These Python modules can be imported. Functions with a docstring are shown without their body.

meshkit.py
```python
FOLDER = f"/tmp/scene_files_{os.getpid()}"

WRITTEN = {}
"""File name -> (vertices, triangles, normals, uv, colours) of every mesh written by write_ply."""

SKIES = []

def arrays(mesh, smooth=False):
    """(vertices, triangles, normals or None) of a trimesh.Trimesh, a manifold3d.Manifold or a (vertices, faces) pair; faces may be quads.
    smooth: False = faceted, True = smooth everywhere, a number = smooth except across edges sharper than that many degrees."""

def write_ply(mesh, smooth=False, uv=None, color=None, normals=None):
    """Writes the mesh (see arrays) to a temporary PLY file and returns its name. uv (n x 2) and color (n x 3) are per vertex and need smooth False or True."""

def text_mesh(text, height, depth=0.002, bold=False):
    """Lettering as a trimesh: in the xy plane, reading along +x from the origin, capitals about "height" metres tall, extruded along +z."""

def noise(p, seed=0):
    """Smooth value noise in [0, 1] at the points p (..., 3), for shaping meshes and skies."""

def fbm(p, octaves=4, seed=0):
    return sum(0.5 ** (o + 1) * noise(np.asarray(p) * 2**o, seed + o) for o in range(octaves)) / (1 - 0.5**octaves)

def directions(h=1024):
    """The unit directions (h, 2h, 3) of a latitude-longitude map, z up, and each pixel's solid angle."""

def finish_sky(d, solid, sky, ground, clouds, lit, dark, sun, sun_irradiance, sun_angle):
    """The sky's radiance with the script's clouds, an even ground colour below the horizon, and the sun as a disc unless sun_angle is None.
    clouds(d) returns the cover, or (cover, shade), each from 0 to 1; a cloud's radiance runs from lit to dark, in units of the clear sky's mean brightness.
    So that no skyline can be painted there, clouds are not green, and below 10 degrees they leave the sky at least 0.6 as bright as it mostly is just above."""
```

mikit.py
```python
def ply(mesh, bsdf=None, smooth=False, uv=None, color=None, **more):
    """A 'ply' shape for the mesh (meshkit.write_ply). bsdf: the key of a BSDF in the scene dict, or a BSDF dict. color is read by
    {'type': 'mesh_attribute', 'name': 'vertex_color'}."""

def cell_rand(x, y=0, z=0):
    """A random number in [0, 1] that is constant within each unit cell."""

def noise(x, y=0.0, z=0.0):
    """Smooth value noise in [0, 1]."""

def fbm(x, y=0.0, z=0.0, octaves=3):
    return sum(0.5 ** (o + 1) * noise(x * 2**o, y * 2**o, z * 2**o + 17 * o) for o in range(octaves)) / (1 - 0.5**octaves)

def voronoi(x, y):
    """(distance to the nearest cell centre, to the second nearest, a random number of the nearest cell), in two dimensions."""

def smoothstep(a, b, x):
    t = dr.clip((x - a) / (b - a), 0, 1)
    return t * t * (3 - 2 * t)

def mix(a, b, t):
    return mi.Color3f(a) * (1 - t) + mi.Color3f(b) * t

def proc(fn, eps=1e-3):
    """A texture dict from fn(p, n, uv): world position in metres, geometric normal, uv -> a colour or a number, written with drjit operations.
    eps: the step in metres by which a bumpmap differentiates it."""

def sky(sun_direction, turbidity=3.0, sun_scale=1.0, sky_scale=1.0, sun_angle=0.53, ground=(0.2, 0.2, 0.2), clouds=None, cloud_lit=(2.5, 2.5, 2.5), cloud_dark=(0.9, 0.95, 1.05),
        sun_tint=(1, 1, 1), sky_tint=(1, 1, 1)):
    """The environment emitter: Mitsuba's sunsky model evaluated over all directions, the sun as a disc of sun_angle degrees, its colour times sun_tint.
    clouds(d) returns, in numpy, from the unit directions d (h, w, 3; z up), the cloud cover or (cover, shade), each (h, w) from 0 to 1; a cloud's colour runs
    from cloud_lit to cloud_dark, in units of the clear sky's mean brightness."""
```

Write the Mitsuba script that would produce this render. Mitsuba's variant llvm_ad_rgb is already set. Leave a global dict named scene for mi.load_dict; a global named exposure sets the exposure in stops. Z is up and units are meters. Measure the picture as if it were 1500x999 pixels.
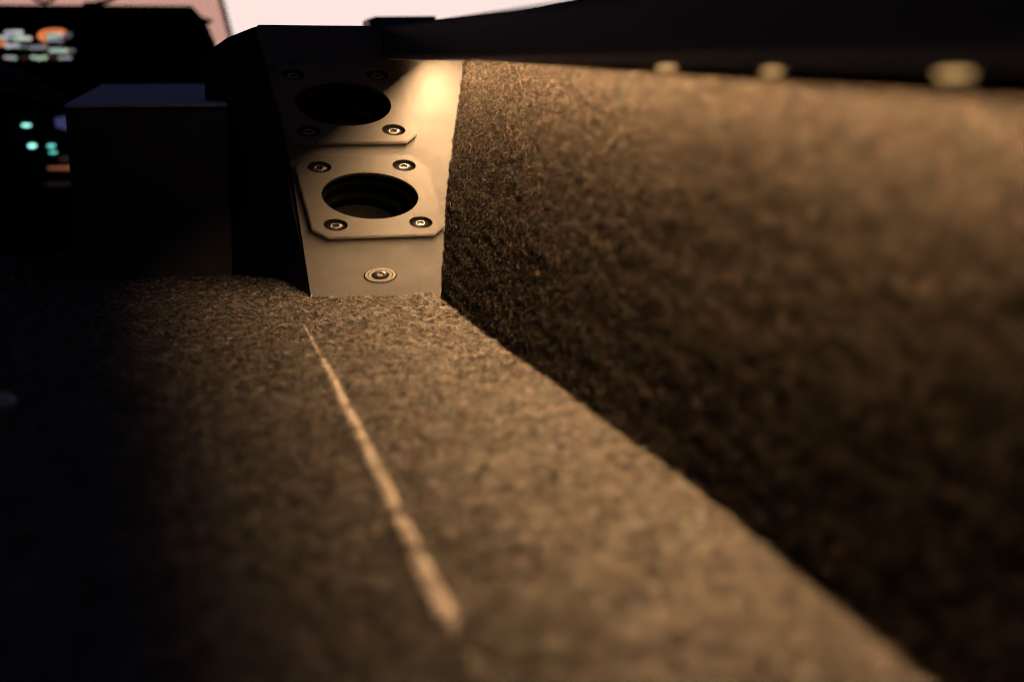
import math
import numpy as np
import trimesh
import manifold3d as m3
import mitsuba as mi
import drjit as dr
import mikit
import meshkit
from shapely.geometry import Polygon, box as sbox
from shapely import affinity

T = mi.ScalarTransform4f
scene, labels = {}, {}
rng = np.random.default_rng(11)

# ------------------------------------------------------------------ camera
YAW, PITCH, FPX = math.radians(14.753), math.radians(12.225), 1800.0
ca, sa, cb, sb = math.cos(YAW), math.sin(YAW), math.cos(PITCH), math.sin(PITCH)
CR = np.array([ca, -sa, 0]); CF = np.array([sa * cb, ca * cb, -sb]); CU = np.array([sa * sb, ca * sb, cb])
scene['camera'] = {
    'type': 'thinlens', 'fov': math.degrees(2 * math.atan(750 / FPX)), 'fov_axis': 'x',
    'to_world': T().look_at(origin=[0, 0, 0], target=CF.tolist(), up=[0, 0, 1]),
    'near_clip': 0.01, 'far_clip': 200.0, 'aperture_radius': 0.0045, 'focus_distance': 0.855,
}
exposure = 0.0

# ------------------------------------------------------------------ light levels (the emitters stand on the things below)
LAMP = np.array([1.0, 0.575, 0.265]) * 275.0          # warm LED lens
RIM = [0.88, 0.50, 0.19]                               # frosted rim round each lens
SKY = [1.0, 0.79, 0.735]                               # pink dusk
scene['dusk_ambient'] = {'type': 'constant', 'radiance': {'type': 'rgb', 'value': [0.0110, 0.0122, 0.027]}, 'sampling_weight': 1.2}


def glow(rgb, w=1.0):
    return {'type': 'area', 'radiance': {'type': 'rgb', 'value': [float(x) for x in rgb]}, 'sampling_weight': float(w)}


def at(px, py, Y):
    """World point at distance Y along the car seen at a pixel of the 1500 x 999 photograph (measuring aid)."""
    d = CR * (px - 750) + CU * (500 - py) + CF * FPX
    return d * (Y / d[1])


# ------------------------------------------------------------------ helpers
def put(key, mesh, bsdf, smooth=False, label=None, cat=None, group=None, kind=None, emit=None, **kw):
    base, k = key, 1
    while key in scene or key in labels:
        key = f'{base}_{k:03d}'; k += 1
    scene[key] = mikit.ply(mesh, bsdf, smooth=smooth, **kw)
    if emit:
        scene[key]['emitter'] = emit
    d = {kk: v for kk, v in dict(label=label, category=cat, group=group, kind=kind).items() if v}
    if d:
        labels[key] = d
    return key


def thing(name, label, cat, group=None):
    key, k = name, 1
    while key in labels:
        key = f'{name}_{k:03d}'; k += 1
    labels[key] = {'label': label, 'category': cat}
    if group:
        labels[key]['group'] = group
    return key


def man(mesh):
    return m3.Manifold(m3.Mesh(np.asarray(mesh.vertices, np.float32), np.asarray(mesh.faces, np.uint32)))


def tri(m):
    q = m.to_mesh()
    return trimesh.Trimesh(np.array(q.vert_properties[:, :3], float), np.array(q.tri_verts), process=False)


def hullpts(p):
    return trimesh.Trimesh(np.asarray(p, float)).convex_hull if False else trimesh.convex.convex_hull(np.asarray(p, float))


def rhull(corners, r, n=12):
    """A convex solid with edges rounded by r."""
    corners = np.asarray(corners, float)
    c = corners.mean(0)
    s = trimesh.creation.icosphere(2, r).vertices
    pts = []
    for p in corners:
        q = p + (c - p) / np.linalg.norm(c - p) * r * 1.5
        pts.append(s + q)
    return trimesh.convex.convex_hull(np.vstack(pts))


def rbox(lo, hi, r):
    lo, hi = np.array(lo, float) + r, np.array(hi, float) - r
    s = trimesh.creation.icosphere(2, r).vertices
    return trimesh.convex.convex_hull(np.vstack([s + [x, y, z] for x in (lo[0], hi[0]) for y in (lo[1], hi[1]) for z in (lo[2], hi[2])]))


def ring(profile, n=48, sx=1.0, sy=1.0):
    """Lathe: (r, h) profile turned round z, then made oval."""
    m = trimesh.creation.revolve(np.asarray(profile, float), sections=n)
    m.vertices[:, 0] *= sx; m.vertices[:, 1] *= sy
    if m.volume < 0:
        m.invert()
    return m


def tube(path, r, n=10):
    path = np.asarray(path, float)
    m = m3.Manifold()
    s = trimesh.creation.icosphere(1, r)
    parts = [trimesh.convex.convex_hull(np.vstack([s.vertices + a, s.vertices + b])) for a, b in zip(path[:-1], path[1:])]
    out = man(parts[0])
    for p in parts[1:]:
        out = out + man(p)
    return tri(out)


# ------------------------------------------------------------------ materials
def two(b):
    return {'type': 'twosided', 'bsdf': b}


def rgb(*c):
    return {'type': 'rgb', 'value': list(c)}


def felt_tone(p, broad):
    a = mikit.fbm(p.x * 260, p.y * 330, p.z * 420, octaves=3)
    c = mikit.noise(p.x * 420, p.y * 520 + 5, p.z * 520)
    t = mikit.smoothstep(0.30, 0.72, a * 0.76 + broad * 0.24)
    col = mikit.mix([0.030, 0.029, 0.028], [0.185, 0.178, 0.168], t)
    return mikit.mix(col, [0.22, 0.20, 0.18], mikit.smoothstep(0.80, 0.96, c) * 0.6)


def felt_colour(p, n, uv):
    return felt_tone(p, mikit.fbm(p.x * 50 + 9, p.y * 120, p.z * 100, octaves=2))


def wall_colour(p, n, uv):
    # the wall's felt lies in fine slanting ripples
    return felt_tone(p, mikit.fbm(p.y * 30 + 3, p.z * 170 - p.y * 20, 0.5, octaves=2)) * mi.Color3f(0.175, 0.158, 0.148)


def felt_bump(p, n, uv):
    return mikit.fbm(p.x * 420, p.y * 420, p.z * 420, octaves=3)


scene['felt'] = two({'type': 'bumpmap', 'arbitrary': mikit.proc(felt_bump, 4e-4), 'scale': 0.0016,
                     'bsdf': {'type': 'principled', 'base_color': mikit.proc(felt_colour), 'roughness': 1.0, 'specular': 0.0, 'sheen': 0.3}})
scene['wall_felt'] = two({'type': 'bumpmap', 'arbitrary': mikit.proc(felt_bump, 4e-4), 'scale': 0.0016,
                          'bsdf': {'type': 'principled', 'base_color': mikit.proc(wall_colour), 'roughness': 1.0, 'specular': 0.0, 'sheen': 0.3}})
scene['fibre'] = two({'type': 'diffuse', 'reflectance': {'type': 'mesh_attribute', 'name': 'vertex_color'}})


def ridge_colour(p, n, uv):
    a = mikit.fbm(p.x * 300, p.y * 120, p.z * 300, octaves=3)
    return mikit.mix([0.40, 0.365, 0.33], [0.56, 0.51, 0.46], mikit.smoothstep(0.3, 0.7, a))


scene['ridge_felt'] = two({'type': 'diffuse', 'reflectance': mikit.proc(ridge_colour)})


def coat_colour(p, n, uv):
    a = mikit.fbm(p.x * 60, p.y * 130, p.z * 130, octaves=4)
    g = mikit.noise(p.x * 1500, p.y * 1500, p.z * 1500)
    w = mikit.smoothstep(0.83, 0.93, mikit.noise(p.x * 210, p.y * 500, p.z * 500)) * mikit.smoothstep(0.4, 0.8, mikit.noise(p.x * 20, p.y * 20, p.z * 20))
    return mi.Color3f(0.066) * (0.86 + 0.20 * a + 0.10 * g) * (1 - 0.15 * w)


def coat_bump(p, n, uv):
    return mikit.fbm(p.x * 900, p.y * 1400, p.z * 1400, octaves=2)


def coat_rough(p, n, uv):
    return 0.40 + 0.22 * mikit.fbm(p.x * 50, p.y * 90, p.z * 90, octaves=3)


scene['coated_metal'] = two({'type': 'bumpmap', 'arbitrary': mikit.proc(coat_bump, 3e-4), 'scale': 0.00006,
                             'bsdf': {'type': 'principled', 'base_color': mikit.proc(coat_colour), 'roughness': mikit.proc(coat_rough), 'specular': 0.3}})


def brushed(p, n, uv):
    return mi.Color3f(0.066, 0.064, 0.062) * (0.82 + 0.26 * mikit.fbm(p.x * 45, p.y * 160, p.z * 160, octaves=4))


scene['plate_metal'] = two({'type': 'principled', 'base_color': mikit.proc(brushed), 'roughness': 0.42, 'specular': 0.35})
scene['screw_metal'] = two({'type': 'principled', 'base_color': rgb(0.010, 0.009, 0.009), 'metallic': 0.0, 'roughness': 0.25, 'specular': 0.7, 'clearcoat': 0.6, 'clearcoat_gloss': 0.9})
scene['washer_metal'] = two({'type': 'roughconductor', 'material': 'none', 'specular_reflectance': rgb(0.10, 0.098, 0.095), 'alpha': 0.25})
scene['socket_metal'] = two({'type': 'roughconductor', 'material': 'none', 'specular_reflectance': rgb(0.24, 0.23, 0.225), 'alpha': 0.12})
scene['black_rubber'] = two({'type': 'principled', 'base_color': rgb(0.002, 0.002, 0.002), 'roughness': 0.5, 'specular': 0.08})


def blackish(p, n, uv):
    return mi.Color3f(0.020, 0.020, 0.023) * (0.75 + 0.5 * mikit.fbm(p.x * 120, p.y * 120, p.z * 120, octaves=3))


scene['black_plastic'] = two({'type': 'principled', 'base_color': mikit.proc(blackish), 'roughness': 0.55, 'specular': 0.4})
scene['black_leather'] = two({'type': 'principled', 'base_color': rgb(0.022, 0.021, 0.022), 'roughness': 0.6, 'specular': 0.4})
scene['matt_black'] = two({'type': 'diffuse', 'reflectance': rgb(0.012, 0.012, 0.014)})
scene['tower_black'] = two({'type': 'principled', 'base_color': rgb(0.006, 0.006, 0.008), 'roughness': 0.7, 'specular': 0.2})
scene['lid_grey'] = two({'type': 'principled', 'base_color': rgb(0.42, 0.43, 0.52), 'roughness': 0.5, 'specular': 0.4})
scene['trim'] = two({'type': 'principled', 'base_color': rgb(0.25, 0.25, 0.26), 'roughness': 0.4, 'specular': 0.5})
scene['dark'] = {'type': 'diffuse', 'reflectance': rgb(0.03, 0.03, 0.03)}
scene['lens_off'] = {'type': 'diffuse', 'reflectance': rgb(0.3, 0.3, 0.3)}
scene['tinted_glass'] = {'type': 'thindielectric', 'specular_reflectance': rgb(0.2, 0.2, 0.2), 'specular_transmittance': rgb(0.62, 0.42, 0.36)}
scene['paint_dark'] = two({'type': 'principled', 'base_color': rgb(0.03, 0.03, 0.05), 'roughness': 0.3, 'specular': 0.5})

# ------------------------------------------------------------------ setting: felt floor
FZ = -0.150


def floor_edge(y):
    return np.interp(y, [0.05, 0.25, 0.40, 0.50, 0.60, 0.70, 0.82, 1.3], [0.1772, 0.1766, 0.1762, 0.1735, 0.1705, 0.1665, 0.1645, 0.163])


def floor_height(x, y):
    """Lie of the carpet before its nap: a soft fold under the tower, a rounded edge at the wall, the pale ridge, waviness."""
    h = 0.0025 * (meshkit.fbm(np.stack([x * 9, y * 7, x * 0], -1), 3, 5) - 0.5)
    e = np.clip((floor_edge(y) - x) / 0.006, 0, 1)
    h = h - 0.006 * (1 - np.sqrt(1 - (1 - e) ** 2))
    h = h + 0.0060 * np.exp(-((x - 0.065) / 0.030) ** 2 - ((y - 0.89) / 0.055) ** 2)
    h = h - 0.012 * (x < -10)
    xc = ridge_x(y)
    h = h + 0.0012 * np.exp(-((x - xc) / 0.004) ** 2)
    return h


def ridge_x(y):
    return np.interp(y, [0.28, 0.31, 0.45, 0.60, 0.82], [0.0630, 0.0640, 0.0645, 0.0650, 0.0625])


def nap(p):
    """Height of the felt's lumps, in metres."""
    q = p * np.array([1 / 0.0052, 1 / 0.0046, 1 / 0.0040])
    return 0.0018 * (meshkit.fbm(q, 3, 3) - 0.5) + 0.0010 * (meshkit.fbm(p * np.array([45, 70, 70]), 2, 8) - 0.5)


def sheet(us, vs, fn):
    u, v = np.meshgrid(us, vs)
    P = fn(u, v)
    nu, nv = len(us), len(vs)
    i = np.arange(nu * nv).reshape(nv, nu)
    f = np.stack([i[:-1, :-1], i[:-1, 1:], i[1:, 1:], i[1:, :-1]], -1).reshape(-1, 4)
    return trimesh.Trimesh(P.reshape(-1, 3), np.vstack([f[:, [0, 1, 2]], f[:, [0, 2, 3]]]), process=False)


def floor_point(x, y):
    p = np.stack([x, y, np.full_like(x, FZ)], -1)
    p[..., 2] += floor_height(x, y) + nap(p)
    return p


def floor_sheet():
    vs = 0.13 + (1.10 - 0.13) * np.linspace(0, 1, 760) ** 1.0
    us = np.concatenate([np.linspace(-0.42, -0.06, 200)[:-1], np.linspace(-0.06, 1.0, 2)[:0], np.linspace(-0.06, 0.1, 150)])

    def fn(u, v):
        # the last columns follow the edge and turn down over it
        e = floor_edge(v)
        w = np.clip((u + 0.06) / 0.16, 0, 1)
        x = np.where(u > -0.06, -0.06 + w * (e + 0.06), u)
        return floor_point(x, v)
    m = sheet(us, vs, fn)
    # skirt down the edge
    nu = len(us)
    last = m.vertices.reshape(len(vs), nu, 3)[:, -1]
    sk = sheet(np.linspace(0, 1, 4), np.arange(len(vs)), lambda a, b: np.stack([last[b.astype(int), 0] - a * 0.002, last[b.astype(int), 1], last[b.astype(int), 2] - a * 0.02], -1))
    return trimesh.util.concatenate([m, sk])


put('floor', floor_sheet(), 'felt', smooth=True, label='grey felt carpet floor under the metal tower, lit warm on the right', kind='structure')


def pile(base, nrm, length, width, lift, cols, stretch):
    """Loose felt fibres: one bent sliver each."""
    n = len(base)
    d = rng.normal(size=(n, 3)) * stretch
    d -= nrm * (d * nrm).sum(1, keepdims=True)
    d /= np.linalg.norm(d, axis=1, keepdims=True)
    s = np.cross(nrm, d)
    L = length * rng.uniform(0.5, 1.4, (n, 1)); W = width * rng.uniform(0.6, 1.4, (n, 1))
    k = rng.normal(size=(n, 1)) * 0.35
    up = rng.uniform(0.0, 1.0, (n, 1)) ** 2 * lift
    a = base - d * L * 0.5 - nrm * 0.0004
    c = base + d * L * 0.5 + s * k * L + nrm * (up * rng.uniform(-0.4, 1.0, (n, 1)))
    b = base + s * k * L * -0.3 + nrm * (up * 0.8 + 0.0004)
    side = (s + nrm * rng.normal(size=(n, 1)) * 0.7) * W
    v = np.stack([a, b - side, b + side, c], 1).reshape(-1, 3)
    i = np.arange(n)[:, None] * 4
    f = np.hstack([i, i + 1, i + 2, i + 1, i + 3, i + 2]).reshape(-1, 3)
    t = rng.uniform(0, 1, (n, 1)) ** 1.6
    col = np.asarray(cols[0]) * (1 - t) + np.asarray(cols[1]) * t
    col = col * (1 + 0.12 * rng.normal(size=(n, 3)) * np.array([1, 0.3, 0.7]))
    return trimesh.Trimesh(v, f, process=False), np.repeat(np.clip(col, 0.01, 0.8), 4, 0)


N = 170000
fy = 0.22 + (1.095 - 0.22) * rng.uniform(0, 1, N) ** 0.85
fx = floor_edge(fy) - 0.0015 - (0.42) * rng.uniform(0, 1, N) ** 1.3
fb = floor_point(fx, fy)
m_, c_ = pile(fb, np.tile([0, 0, 1.0], (N, 1)), 0.0075, 0.00022, 0.0022, ([0.032, 0.031, 0.030], [0.31, 0.285, 0.26]), np.array([1.5, 1, 1]))
put('floor__pile', m_, 'fibre', color=c_, kind='stuff')

# pale strip: a low, broken, rounded ridge in the carpet
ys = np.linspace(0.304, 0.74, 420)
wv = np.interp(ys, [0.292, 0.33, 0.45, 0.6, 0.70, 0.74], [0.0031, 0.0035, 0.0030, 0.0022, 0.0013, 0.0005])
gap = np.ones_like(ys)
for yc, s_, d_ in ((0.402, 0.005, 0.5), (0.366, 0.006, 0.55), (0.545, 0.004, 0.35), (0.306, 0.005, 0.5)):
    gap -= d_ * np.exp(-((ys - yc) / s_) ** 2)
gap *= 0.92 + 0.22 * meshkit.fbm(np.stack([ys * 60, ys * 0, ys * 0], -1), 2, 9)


def ridge_fn(a, b):
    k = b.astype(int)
    x0 = ridge_x(ys[k]) + 0.0008 * (meshkit.fbm(np.stack([ys[k] * 40, ys[k] * 0, ys[k] * 0], -1), 2, 4) - 0.5)
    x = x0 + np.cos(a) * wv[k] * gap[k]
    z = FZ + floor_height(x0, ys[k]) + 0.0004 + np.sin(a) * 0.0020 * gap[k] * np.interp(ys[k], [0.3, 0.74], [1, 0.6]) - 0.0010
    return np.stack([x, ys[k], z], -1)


put('floor__pale_ridge', sheet(np.linspace(math.pi, 0, 13), np.arange(len(ys)), ridge_fn), 'ridge_felt', smooth=True, label='pale broken ridge running along the grey felt floor')

# ------------------------------------------------------------------ felt side wall
WX0, WLEAN = 0.1705, 0.204


def wall_point(y, z):
    h = z - FZ
    x = np.interp(h, [-0.03, 0.0007, 0.0597, 0.1066, 0.155, 0.2], [0.1640, 0.1695, 0.1788, 0.1891, 0.2016, 0.2136]) + np.clip((0.80 - y) / 0.5, 0, 1) * np.interp(h, [0, 0.155], [0.013, 0.0]) + 0.004 * (meshkit.fbm(np.stack([y * 6, z * 9, y * 0], -1), 2, 21) - 0.5)
    p = np.stack([x, y, z], -1)
    q = p[..., [1, 2, 0]]
    p[..., 0] -= 0.0019 * (meshkit.fbm(q / np.array([0.0036, 0.0024, 0.003]), 3, 3) - 0.5) + 0.0020 * (meshkit.fbm(np.stack([q[..., 0] * 30 + 3, q[..., 1] * 170 - q[..., 0] * 20, q[..., 2] * 0 + 0.5], -1), 2, 8) - 0.5)
    return p


wall = sheet(0.13 + 0.805 * np.linspace(0, 1, 1000) ** 0.75, np.linspace(-0.175, 0.04, 330), wall_point)
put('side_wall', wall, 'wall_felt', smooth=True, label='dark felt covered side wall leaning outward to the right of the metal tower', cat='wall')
N = 240000
wy = 0.2 + (0.925 - 0.2) * rng.uniform(0, 1, N) ** 0.8
wz = rng.uniform(-0.16, 0.022, N)
wn = np.array([-1, 0, WLEAN]) / math.hypot(1, WLEAN)
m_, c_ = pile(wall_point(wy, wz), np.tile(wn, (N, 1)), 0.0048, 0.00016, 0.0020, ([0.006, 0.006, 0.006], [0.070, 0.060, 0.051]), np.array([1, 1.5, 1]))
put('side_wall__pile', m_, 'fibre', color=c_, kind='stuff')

# ------------------------------------------------------------------ metal tower
BASE = np.array([0, 0.8311, FZ])
TH = math.radians(25)
VV = np.array([0, math.sin(TH), math.cos(TH)]); VN = np.array([0, -math.cos(TH), math.sin(TH)])   # up the face, out of the face
FACE = np.eye(4); FACE[:3, 0] = [1, 0, 0]; FACE[:3, 1] = VV; FACE[:3, 2] = VN; FACE[:3, 3] = BASE
SHEAR = -0.19
PORT = [(0.1232, 0.0715), (0.1100, 0.1407)]         # middles of the two ports on the face


def on_face(m, u=0, v=0, w=0, shear=False):
    m = m.copy()
    if shear:
        m.vertices[:, 0] += SHEAR * m.vertices[:, 1]
    m.apply_translation([u, v, w])
    m.apply_transform(FACE)
    return m


def oval(rx, ry, n=72, shear=True):
    t = np.linspace(0, 2 * math.pi, n, endpoint=False)
    p = np.stack([np.cos(t) * rx, np.sin(t) * ry], 1)
    if shear:
        p[:, 0] += SHEAR * p[:, 1]
    return Polygon(p)


def ext(poly, h, z=0):
    m = trimesh.creation.extrude_polygon(poly, h, engine='earcut')
    m.apply_translation([0, 0, z])
    return m


def bevel_ext(poly, h, b, z=0):
    """Extruded outline with its upper edge chamfered by b."""
    cs = poly.buffer(-b, join_style=2)
    outer = m3.Manifold(); lo = man(ext(poly, h - b, z))
    steps = [ext(poly.buffer(-b * k / 3, join_style=2), b / 3, z + h - b + b * k / 3) for k in (1, 2, 3)]
    for s in steps:
        lo = lo + man(s)
    return tri(lo)


tower = thing('vent_tower', 'grey coated metal tower with two round ports, standing on the felt floor beside the wall', 'tower')
face_poly = Polygon([(0.0780, -0.004), (0.1665, -0.004), (0.1685, 0.004), (0.2035, 0.180), (0.2035, 0.2035), (0.0525, 0.2035), (0.0625, 0.155), (0.0705, 0.099)])
face_poly = face_poly.buffer(-0.003).buffer(0.003)
holes = [affinity.translate(oval(0.0346, 0.0179), *p) for p in PORT]
fp = face_poly
for hh in holes:
    fp = fp.difference(hh)
put(tower + '__front_plate', on_face(ext(fp, 0.003, -0.003)), 'coated_metal', smooth=30)
# dark body behind the plate: runs back and to the left
bl, tl, tr, br = [BASE + VV * v + VN * -0.0032 + np.array([u, 0, 0]) for u, v in ((0.0788, -0.004), (0.0530, 0.2035), (0.2030, 0.2035), (0.166, -0.004))]
left = [at(371, 41, 0.925), at(333, 56, 0.955), at(299, 80, 0.985), at(306, 395, 0.985)]
body = trimesh.convex.convex_hull(np.array([bl, tl, tr, br, [0.046, 0.935, FZ - 0.004], *left, at(340, 75, 1.04), at(385, 50, 1.04), at(345, 395, 1.04), at(560, 50, 1.04), [0.2, 1.0, FZ - 0.004]]))
bodym = man(body)
for p in PORT:
    bodym = bodym - man(on_face(ext(affinity.translate(oval(0.0375, 0.0196), *p), 0.075, -0.07)))
put(tower + '__body', tri(bodym), 'tower_black', smooth=25)


def hex_screw(r=0.0036):
    """Button head screw with a hex socket, axis +z, resting on z = 0."""
    prof = [(0, 0), (r, 0), (r, r * 0.22), (r * 0.93, r * 0.42), (r * 0.78, r * 0.58), (r * 0.60, r * 0.66), (0, r * 0.68)]
    m = man(trimesh.creation.revolve(np.array(prof), sections=40))
    hexa = ext(Polygon([(math.cos(a) * r * 0.48, math.sin(a) * r * 0.48) for a in np.arange(6) * math.pi / 3 + 0.4]), r, r * 0.22)
    return tri(m - man(hexa))


def wide(m, k=2.1):
    m = m.copy(); m.vertices[:, 0] *= k
    return m


# flange bolt low on the face
bolt = hex_screw(0.0029)
put(tower + '__bolt__socket', on_face(wide(trimesh.creation.torus(0.0013, 0.00035, major_sections=28, minor_sections=10)), 0.1261, 0.0154, 0.0012 + 0.0029 * 0.68), 'screw_metal', smooth=60)
put(tower + '__bolt', on_face(wide(bolt), 0.1261, 0.0154, 0.0012), 'screw_metal', smooth=35)
put(tower + '__bolt__washer', on_face(wide(ring([(0.0030, 0), (0.0052, 0), (0.0054, 0.0004), (0.0050, 0.0012), (0.0041, 0.0013), (0.0039, 0.0008), (0.0030, 0.0008), (0.0030, 0)]), 2.15), 0.1261, 0.0154, 0.0001), 'washer_metal', smooth=35)

# ------------------------------------------------------------------ the two port plates screwed to it
PW, PH, CX, CY = 0.0467, 0.0302, 0.0098, 0.0082
for k, (u0, v0) in enumerate(PORT):
    plate = thing('port_plate', ('lower grey port plate with clipped corners and four screws, fully lit by the lamps',
                                 'upper grey port plate with clipped corners, half lost in the shadow of the ledge')[k], 'port plate', 'port plates on the metal tower')
    out = Polygon([(-PW + CX, -PH), (PW - CX, -PH), (PW, -PH + CY * 0.8), (PW, PH - CY * 1.25), (PW - CX, PH), (-PW + CX, PH), (-PW, PH - CY), (-PW, -PH + CY * 0.8)]).buffer(-0.0015).buffer(0.0015)
    out = Polygon([(x + SHEAR * y, y) for x, y in out.exterior.coords])
    rec = [affinity.translate(oval(0.0083, 0.0043, 40), dx + SHEAR * dy, dy + 0.0007) for dx in (-0.0298, 0.0298) for dy in (-0.0212, 0.0212)]
    pm = man(bevel_ext(out, 0.0040, 0.0011))
    pm = pm - man(ext(oval(0.0336, 0.0171), 0.01, -0.002))
    for r_ in rec:
        pm = pm - man(ext(r_, 0.01, -0.002))
    put(plate + '__plate', on_face(tri(pm), u0, v0, 0.0020), 'plate_metal', smooth=25)
    # gasket under the plate
    gk = man(ext(out.buffer(-0.0009, join_style=2), 0.0019)) - man(ext(oval(0.0338, 0.0173), 0.01, -0.002))
    put(plate + '__gasket', on_face(tri(gk), u0, v0, 0.0001), 'black_rubber')
    # sleeve: oval rubber tube going back, with two ridges and a closed end
    prof = [(1.0, 0.0), (0.985, -0.003), (0.985, -0.010), (0.90, -0.0115), (0.88, -0.0135), (0.90, -0.016), (0.97, -0.018), (0.97, -0.034), (0.80, -0.036), (0.78, -0.052), (0.0, -0.053)]
    t = np.linspace(0, 2 * math.pi, 73)
    V = np.array([[[r * 0.0345 * math.cos(a) + SHEAR * r * 0.0178 * math.sin(a), r * 0.0178 * math.sin(a), h] for a in t] for r, h in prof])
    sl = sheet(np.arange(73), np.arange(len(prof)), lambda a, b: V[b.astype(int), a.astype(int)])
    put(plate + '__sleeve', on_face(sl, u0, v0, -0.0005), 'black_rubber', smooth=35)
    for dx in (-0.0298, 0.0298):
        for dy in (-0.0212, 0.0212):
            s = hex_screw(0.0034)
            s.apply_transform(trimesh.transformations.rotation_matrix(rng.uniform(0, 3), [0, 0, 1]))
            scr = put(plate + '__screw', on_face(wide(s, 1.95), u0 + dx + SHEAR * dy, v0 + dy + 0.0007, 0.0022), 'screw_metal', smooth=35)
            put(scr + '__socket', on_face(wide(trimesh.creation.torus(0.00155, 0.00042, major_sections=28, minor_sections=10), 1.95), u0 + dx + SHEAR * dy, v0 + dy + 0.0007, 0.0022 + 0.0034 * 0.68), 'socket_metal', smooth=60)

# ------------------------------------------------------------------ ledge over the wall with its lamps
def zu(y):
    return 0.0016 + 0.0119 * (y - 0.19)


def zt(y):
    return 0.0274 + 0.0144 * (y - 0.451)


ledge = thing('ledge', 'black padded ledge along the top of the felt wall with lamps beneath', 'ledge')
XL = 0.1425
Y0, Y1 = 0.10, 0.915
r_ = 0.0035
s_ = trimesh.creation.icosphere(2, r_).vertices
pts = []
for y in (Y0, Y1):
    pts += [s_ + [XL + r_, y, zt(y) - r_], s_ + [XL + 0.020, y, zt(y) - r_], s_ + [XL + 0.018, y, zu(y) + r_ + 0.0012], s_ + [XL + r_, y, zu(y) + r_ + 0.0012]]
put(ledge + '__pad', trimesh.convex.convex_hull(np.vstack(pts)), 'black_leather', smooth=30)
put(ledge + '__deck', trimesh.convex.convex_hull(np.array([[x, y, z(y) + o] for y in (Y0, Y1) for x in (XL + 0.012, 0.27) for z, o in ((zt, -0.001), (zu, 0.0160))])), 'matt_black')
tp = [[XL + 0.0022, y, zu(y) + 0.0010] for y in np.linspace(Y0, Y1 - 0.02, 6)]
put(ledge + '__edge_strip', tube(tp, 0.0010), 'trim', smooth=40)

# slim light strip behind an added black light baffle that drops a little towards the camera and stops the light towards the left
def zv(y):
    return -0.0054 + 0.0277 * (y - 0.236)


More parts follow.
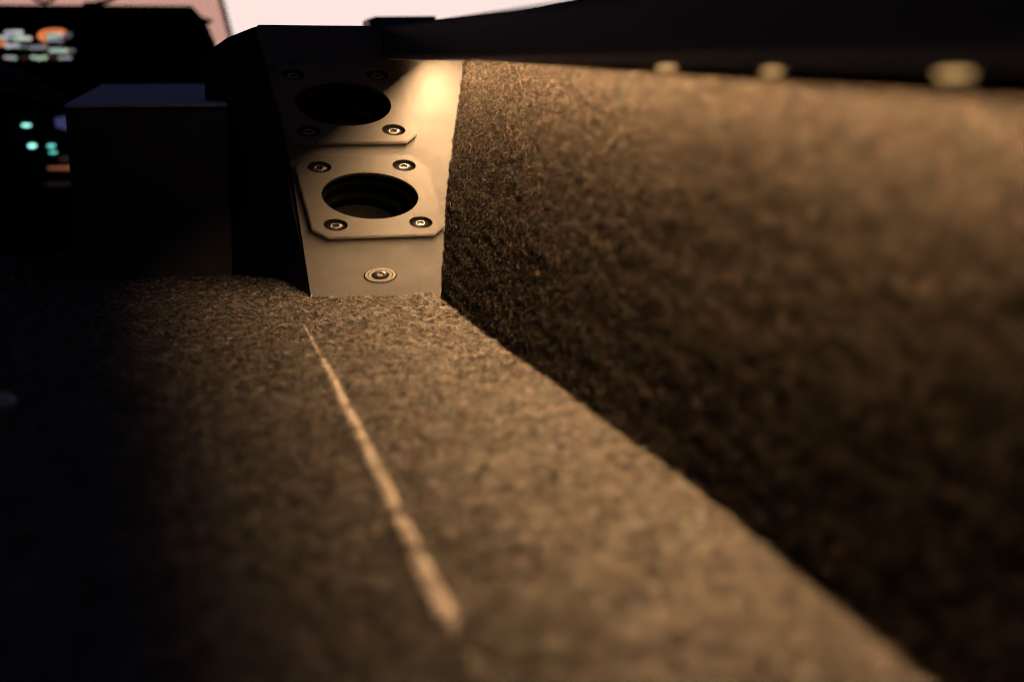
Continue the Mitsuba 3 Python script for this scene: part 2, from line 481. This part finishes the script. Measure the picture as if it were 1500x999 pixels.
SX, SY0, SY1 = 0.1815, 0.22, 0.886
strip = thing('light_strip', 'slim warm light strip tucked up behind an added black baffle under the ledge', 'light strip')
sec1 = ((-0.0085, 0.0003), (-0.0068, 0.0), (-0.0085, 0.0135), (-0.0068, 0.0135))
sec2 = ((-0.0068, 0.0094), (0.0062, 0.0118), (-0.0068, 0.0135), (0.0062, 0.0135))
hulls = [trimesh.convex.convex_hull(np.array([[SX + x, y, zv(y) + z] for y in (0.10, SY1 + 0.004) for x, z in sec])) for sec in (sec1, sec2)]
put(ledge + '__light_baffle', hulls[0], 'matt_black')  # added baffle; its unlit face stands in for the shade above the lit wall
put(strip + '__channel', hulls[1], 'matt_black')
tn = math.radians(14)
for ya, yb, k in ((SY0, 0.440, 0.72), (0.441, 0.800, 0.92), (0.801, SY1, 1.15)):
  ey = np.linspace(ya, yb, 40)
  em = sheet(np.array([-0.5, 0.5]), ey, lambda a, b: np.stack([SX + a * 0.0076 * math.cos(tn), b, zv(b) + np.interp(b, [0.25, 0.85], [0.0077, 0.0061]) + a * 0.0076 * math.sin(tn)], -1))
  if em.face_normals[0][2] > 0:
      em.invert()
  put(strip + '__diffuser', em, 'lens_off', emit=glow(LAMP * k, 5.0))

LX = SX - 0.0085
for k, ln, txt in ((1.472, 0.0078, 'glowing warm lamp under the ledge nearest the camera, rightmost of the three seen'),
               (2.006, 0.0072, 'glowing warm lamp under the ledge, middle of the three seen'),
               (2.5, 0.0105, 'glowing warm lamp under the ledge farthest from the camera, leftmost of the three seen')):
    L = thing('ledge_lamp', txt, 'lamp', 'lamps under the ledge')
    y = k * LX
    pose = trimesh.transformations.translation_matrix([LX, y, np.interp(y, [0.26, 0.35, 0.44], [0.0000, 0.0010, 0.0027])]) @ trimesh.transformations.rotation_matrix(-math.pi / 2, [0, 1, 0])
    dome = ring([(0.0, 0.0012)] + [(ln * math.sin(a), 0.0012 * math.cos(a) + 0.0002) for a in np.linspace(0.2, math.pi / 2, 9)] + [(0.0, 0.0002)], 40, sx=0.0009 / ln)
    dome.apply_transform(pose)
    put(L + '__lens', dome, 'lens_off', smooth=40, emit=glow(RIM, 0.01))
    bez = ring([(0.0, -0.0006), (ln + 0.0007, -0.0006), (ln + 0.0005, 0.0004), (ln + 0.0001, 0.0005), (0.0, 0.0002), (0.0, -0.0006)], 40, sx=0.0013 / ln)
    bez.apply_transform(pose)
    put(L + '__bezel', bez, 'dark', smooth=35)

# ------------------------------------------------------------------ black console box left of the tower
cbx = thing('console_box', 'black console box on the felt floor left of the metal tower', 'box')
yf = 0.945
fl = [at(118, 418, yf), at(338, 418, yf)]
xl, xr = at(110, 300, yf)[0], 0.030
zt_ = at(220, 150, yf)[2]
zk = at(220, 126, 1.29)[2]
body = rhull([[xl, yf, FZ - 0.004], [xr, yf, FZ - 0.004], [xl, yf, zt_ - 0.006], [xr, yf, zt_ - 0.006], [xl, 1.29, FZ - 0.004], [xr, 1.29, FZ - 0.004], [xl, 1.29, zk - 0.006], [xr, 1.29, zk - 0.006]], 0.004)
put(cbx + '__body', body, 'black_plastic', smooth=30)
lid = trimesh.convex.convex_hull(np.vstack([trimesh.creation.icosphere(2, 0.0022).vertices * np.array([1, 1, 0.6]) + p for p in
                                            [[xl, yf, zt_ - 0.0022], [xr, yf, zt_ - 0.0022], [xl + 0.006, 1.29, zk], [xr, 1.29, zk], [xl, yf, zt_ - 0.0026], [xr, yf, zt_ - 0.0026], [xl + 0.006, 1.29, zk - 0.003], [xr, 1.29, zk - 0.003]]]))
put(cbx + '__lid', lid, 'lid_grey', smooth=30)

# ------------------------------------------------------------------ display on the dashboard
YD = 2.0
disp = thing('display_screen', 'black dashboard display with blurred white readouts and an orange arc', 'display')


def poly3(pix, Y, depth):
    q = [at(x, y, Y) for x, y in pix]
    return trimesh.convex.convex_hull(np.vstack([q, [p + np.array([0, depth, 0]) for p in q]]))


put(disp + '__housing', rhull(np.vstack([[at(x, y, YD) for x, y in ((-260, 9), (284, 11), (303, 32), (322, 75), (318, 130), (-260, 130))],
                                         [at(x, y, YD) + np.array([0, 0.05, 0]) for x, y in ((-260, 9), (284, 11), (303, 32), (322, 75), (318, 130), (-260, 130))]]), 0.003), 'matt_black', smooth=30)


def flat(px, py, rx, ry, Y, n=28, tilt=0.0, depth=0.0012):
    """Small flat oval, lying in the screen, given by middle and half sizes in photograph pixels."""
    t = np.linspace(0, 2 * math.pi, n, endpoint=False)
    c = [at(px + rx * math.cos(a), py + ry * math.sin(a) - tilt * rx * math.cos(a), Y) for a in t]
    return trimesh.convex.convex_hull(np.vstack([c, [p + np.array([0, depth, 0]) for p in c]]))


YS = YD - 0.008
glass = poly3([(-250, 22), (150, 22), (158, 104), (-250, 104)], YD - 0.006, 0.002)
put(disp + '__glass', glass, 'black_rubber')
white = [0.62, 0.68, 0.66]
for (px, py, rx, ry, g, tl_) in ((20, 48, 14, 3.6, 1.0, 0.0), (6, 56, 9, 3.4, 0.95, 0), (32, 57, 15, 3.4, 1.0, -0.06), (80, 53, 13, 4.0, 0.85, 0.06), (80, 60, 13, 3.4, 0.42, 0.0), (99, 53, 6, 4.5, 0.16, 0),
                                 (18, 68, 11, 3.6, 0.85, 0.02), (34, 69, 7, 3, 0.22, 0), (56, 70, 14, 3.4, 0.38, 0.03), (86, 75, 15, 3.8, 0.75, 0), (104, 75, 6, 2.6, 0.3, 0),
                                 (15, 85.5, 10, 2.9, 0.62, 0), (57, 85.5, 13, 3.2, 0.72, 0), (95, 85.5, 10, 3.0, 0.5, 0)):
    # the readout: three short strokes per group, too blurred to read
    for j in range(3):
        m_ = flat(px + (j - 1) * rx * 0.62, py - tl_ * (j - 1) * rx * 0.62 + rng.uniform(-0.25, 0.25) * ry, rx * 0.36, ry * rng.uniform(0.75, 1.0), YS, 14)
        put(disp + '__readout', m_, 'lens_off', emit=glow([c * g * rng.uniform(0.7, 1.1) for c in white], 0.002))
for (px, py, rx) in ((36, 85.5, 6), (79, 85.5, 6)):
    put(disp + '__red_mark', flat(px, py, rx, 2.6, YS, 16), 'lens_off', emit=glow([0.045, 0.010, 0.004], 0.002))
put(disp + '__orange_mark', flat(3, 65, 7, 3.6, YS, 16, tilt=0.3), 'lens_off', emit=glow([0.75, 0.20, 0.06], 0.002))
arc = []
for a in np.linspace(math.radians(236), math.radians(36), 22):
    arc.append((79 + 24 * math.cos(a), 53.5 - 10.5 * math.sin(a), 79 + 15.5 * math.cos(a), 53.5 - 5.6 * math.sin(a)))
q = np.array([[at(a[0], a[1], YS - 0.004), at(a[2], a[3], YS - 0.004)] for a in arc])
am = []
for i in range(len(q) - 1):
    p4 = np.vstack([q[i], q[i + 1]])
    am.append(man(trimesh.convex.convex_hull(np.vstack([p4, p4 + np.array([0, 0.0012, 0])]))))
acc = am[0]
for x in am[1:]:
    acc = acc + x
put(disp + '__gauge_arc', tri(acc), 'lens_off', emit=glow([0.95, 0.25, 0.075], 0.002), label='thick orange arc of the gauge')

# short black stay between the display and the windscreen pillar, cables over the display
stay = thing('mounting_clip', 'small black clip sticking out from the right side of the display', 'clip')
put(stay + '__arm', rhull([at(x, y, YD + 0.03) + np.array([0, d, 0]) for x, y in ((296, 26), (312, 31), (312, 34), (298, 36)) for d in (0, 0.012)], 0.001), 'matt_black')
cab = [at(x, y, 2.06) for x, y in ((38, -14), (46, -4), (56, 3), (66, 5), (76, 2), (88, -12))]
put('cable', tube(cab, 0.0032), 'matt_black', smooth=40, label='black cable looping over the top of the display, left one', cat='cable', group='cables over the display')
cab = [at(x, y, 2.06) for x, y in ((124, 8), (140, 7), (154, 4), (166, -1), (180, -12))]
put('cable_001', tube(cab, 0.0040), 'matt_black', smooth=40, label='black cable rising off the display top, right one', cat='cable', group='cables over the display')

# ------------------------------------------------------------------ dashboard, switch panel, padded knob
dash = thing('dashboard', 'black dashboard behind the switch panel and console box', 'dashboard')
put(dash + '__body', rbox([-1.2, 2.15, -0.40], [0.6, 2.42, float(at(100, 106, 2.15)[2])], 0.02), 'matt_black', smooth=30)

YP = 1.85
sw = thing('switch_panel', 'dark switch panel with teal indicator lights below the display', 'switch panel')
put(sw + '__panel', poly3([(-220, 140), (135, 140), (135, 400), (-220, 400)], YP, 0.05), 'matt_black')
YW = YP - 0.002
teal = np.array([0.10, 0.72, 0.62])
for (px, py, rx, ry, g) in ((38.5, 184.5, 9, 4, 1.0), (47, 214.5, 7.5, 4.6, 1.35), (75, 214.5, 7.5, 3.8, 0.85), (77.5, 224, 7.5, 3.0, 0.7)):
    put(sw + '__indicator_light', flat(px, py, rx * 0.80, ry * 0.60, YW, 24), 'lens_off', emit=glow(teal * g * 1.7 + (0.45 if g > 0.9 else 0.10) * g, 0.002))
put(sw + '__small_window', poly3([(80, 174), (97, 171), (99, 192), (92, 189), (82, 187)], YW, 0.0015), 'lens_off', emit=glow([0.032, 0.037, 0.10], 0.002), label='dim blue lit window on the switch panel')
put(sw + '__amber_strip', poly3([(70, 245.5), (104, 243.5), (104, 250), (70, 249)], YW, 0.0015), 'lens_off', emit=glow([0.20, 0.062, 0.022], 0.002), label='dim amber light strip on the switch panel')
put(sw + '__amber_strip', poly3([(66, 269), (104, 268), (104, 272), (66, 272)], YW, 0.0015), 'lens_off', emit=glow([0.012, 0.006, 0.002], 0.002))
put(sw + '__amber_strip', poly3([(84, 232), (100, 229), (102, 236), (90, 237)], YW, 0.0015), 'lens_off', emit=glow([0.022, 0.010, 0.003], 0.002))

kn = [at(-80, 100, 1.12), at(0, 112, 1.12), at(45, 128, 1.12), at(95, 150, 1.12)]
gr = man(trimesh.creation.icosphere(3, 0.022)).translate([0, 0, 0])
parts = []
for a, b, r1, r2 in zip(kn[:-1], kn[1:], (0.012, 0.0105, 0.008), (0.0105, 0.008, 0.004)):
    i1, i2 = trimesh.creation.icosphere(3, r1).vertices, trimesh.creation.icosphere(3, r2).vertices
    parts.append(man(trimesh.convex.convex_hull(np.vstack([i1 + a, i2 + b]))))
acc = parts[0] + parts[1] + parts[2]
put('grab_handle', tri(acc), 'black_plastic', smooth=40, label='black rounded grab handle in front of the switch panel, below the display', cat='handle')

# ------------------------------------------------------------------ windscreen, far block, sky
ws = thing('windscreen', 'brown tinted windscreen glass behind the display, edged by a dark seal', 'windscreen')
a0, a1 = at(313, -40, 2.45), at(341, 66, 2.45)
b0, b1 = at(-500, -40, 2.45), at(-500, 66, 2.45)
gl = trimesh.Trimesh(np.array([a0, a1, b1, b0]), [[0, 1, 2], [0, 2, 3]], process=False)
put(ws + '__glass', gl, 'tinted_glass')
put(ws + '__seal', tube([a0, a1], 0.0050), 'black_rubber', smooth=40)

tab = thing('mirror', 'dark mirror housing beyond the tower and ledge, its top catching the sky', 'mirror')
put(tab + '__housing', rhull([at(x, y, 1.25) + np.array([0, d, 0]) for x, y in ((541, 31), (548, 27.5), (640, 27), (640, 48), (541, 44)) for d in (0, 0.05)], 0.002), 'paint_dark', smooth=30)

skm = trimesh.Trimesh(np.array([[-3.6, 9, -1.0], [4.6, 9, -1.0], [4.6, 9, 0.95], [-3.6, 9, 0.95]], float), [[0, 1, 2], [0, 2, 3]], process=False)
put('sky', skm, 'dark', label='pale pink dusk sky beyond the windscreen', kind='structure', emit=glow(SKY, 0.3))

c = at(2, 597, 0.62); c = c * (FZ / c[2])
pale_dome = ring([(0.0, 0.0055), (0.003, 0.0052), (0.0055, 0.0040), (0.0068, 0.0020), (0.0070, -0.002), (0.0, -0.002), (0.0, 0.0055)], 32)  # small pale dome added for a faint bluish spot on the floor
pale_dome.apply_translation(c + np.array([0, 0, 0.001]))
put('pale_dome', pale_dome, 'lid_grey', smooth=40, label='small pale round dome on the dark felt floor at the far left', cat='pale_dome')
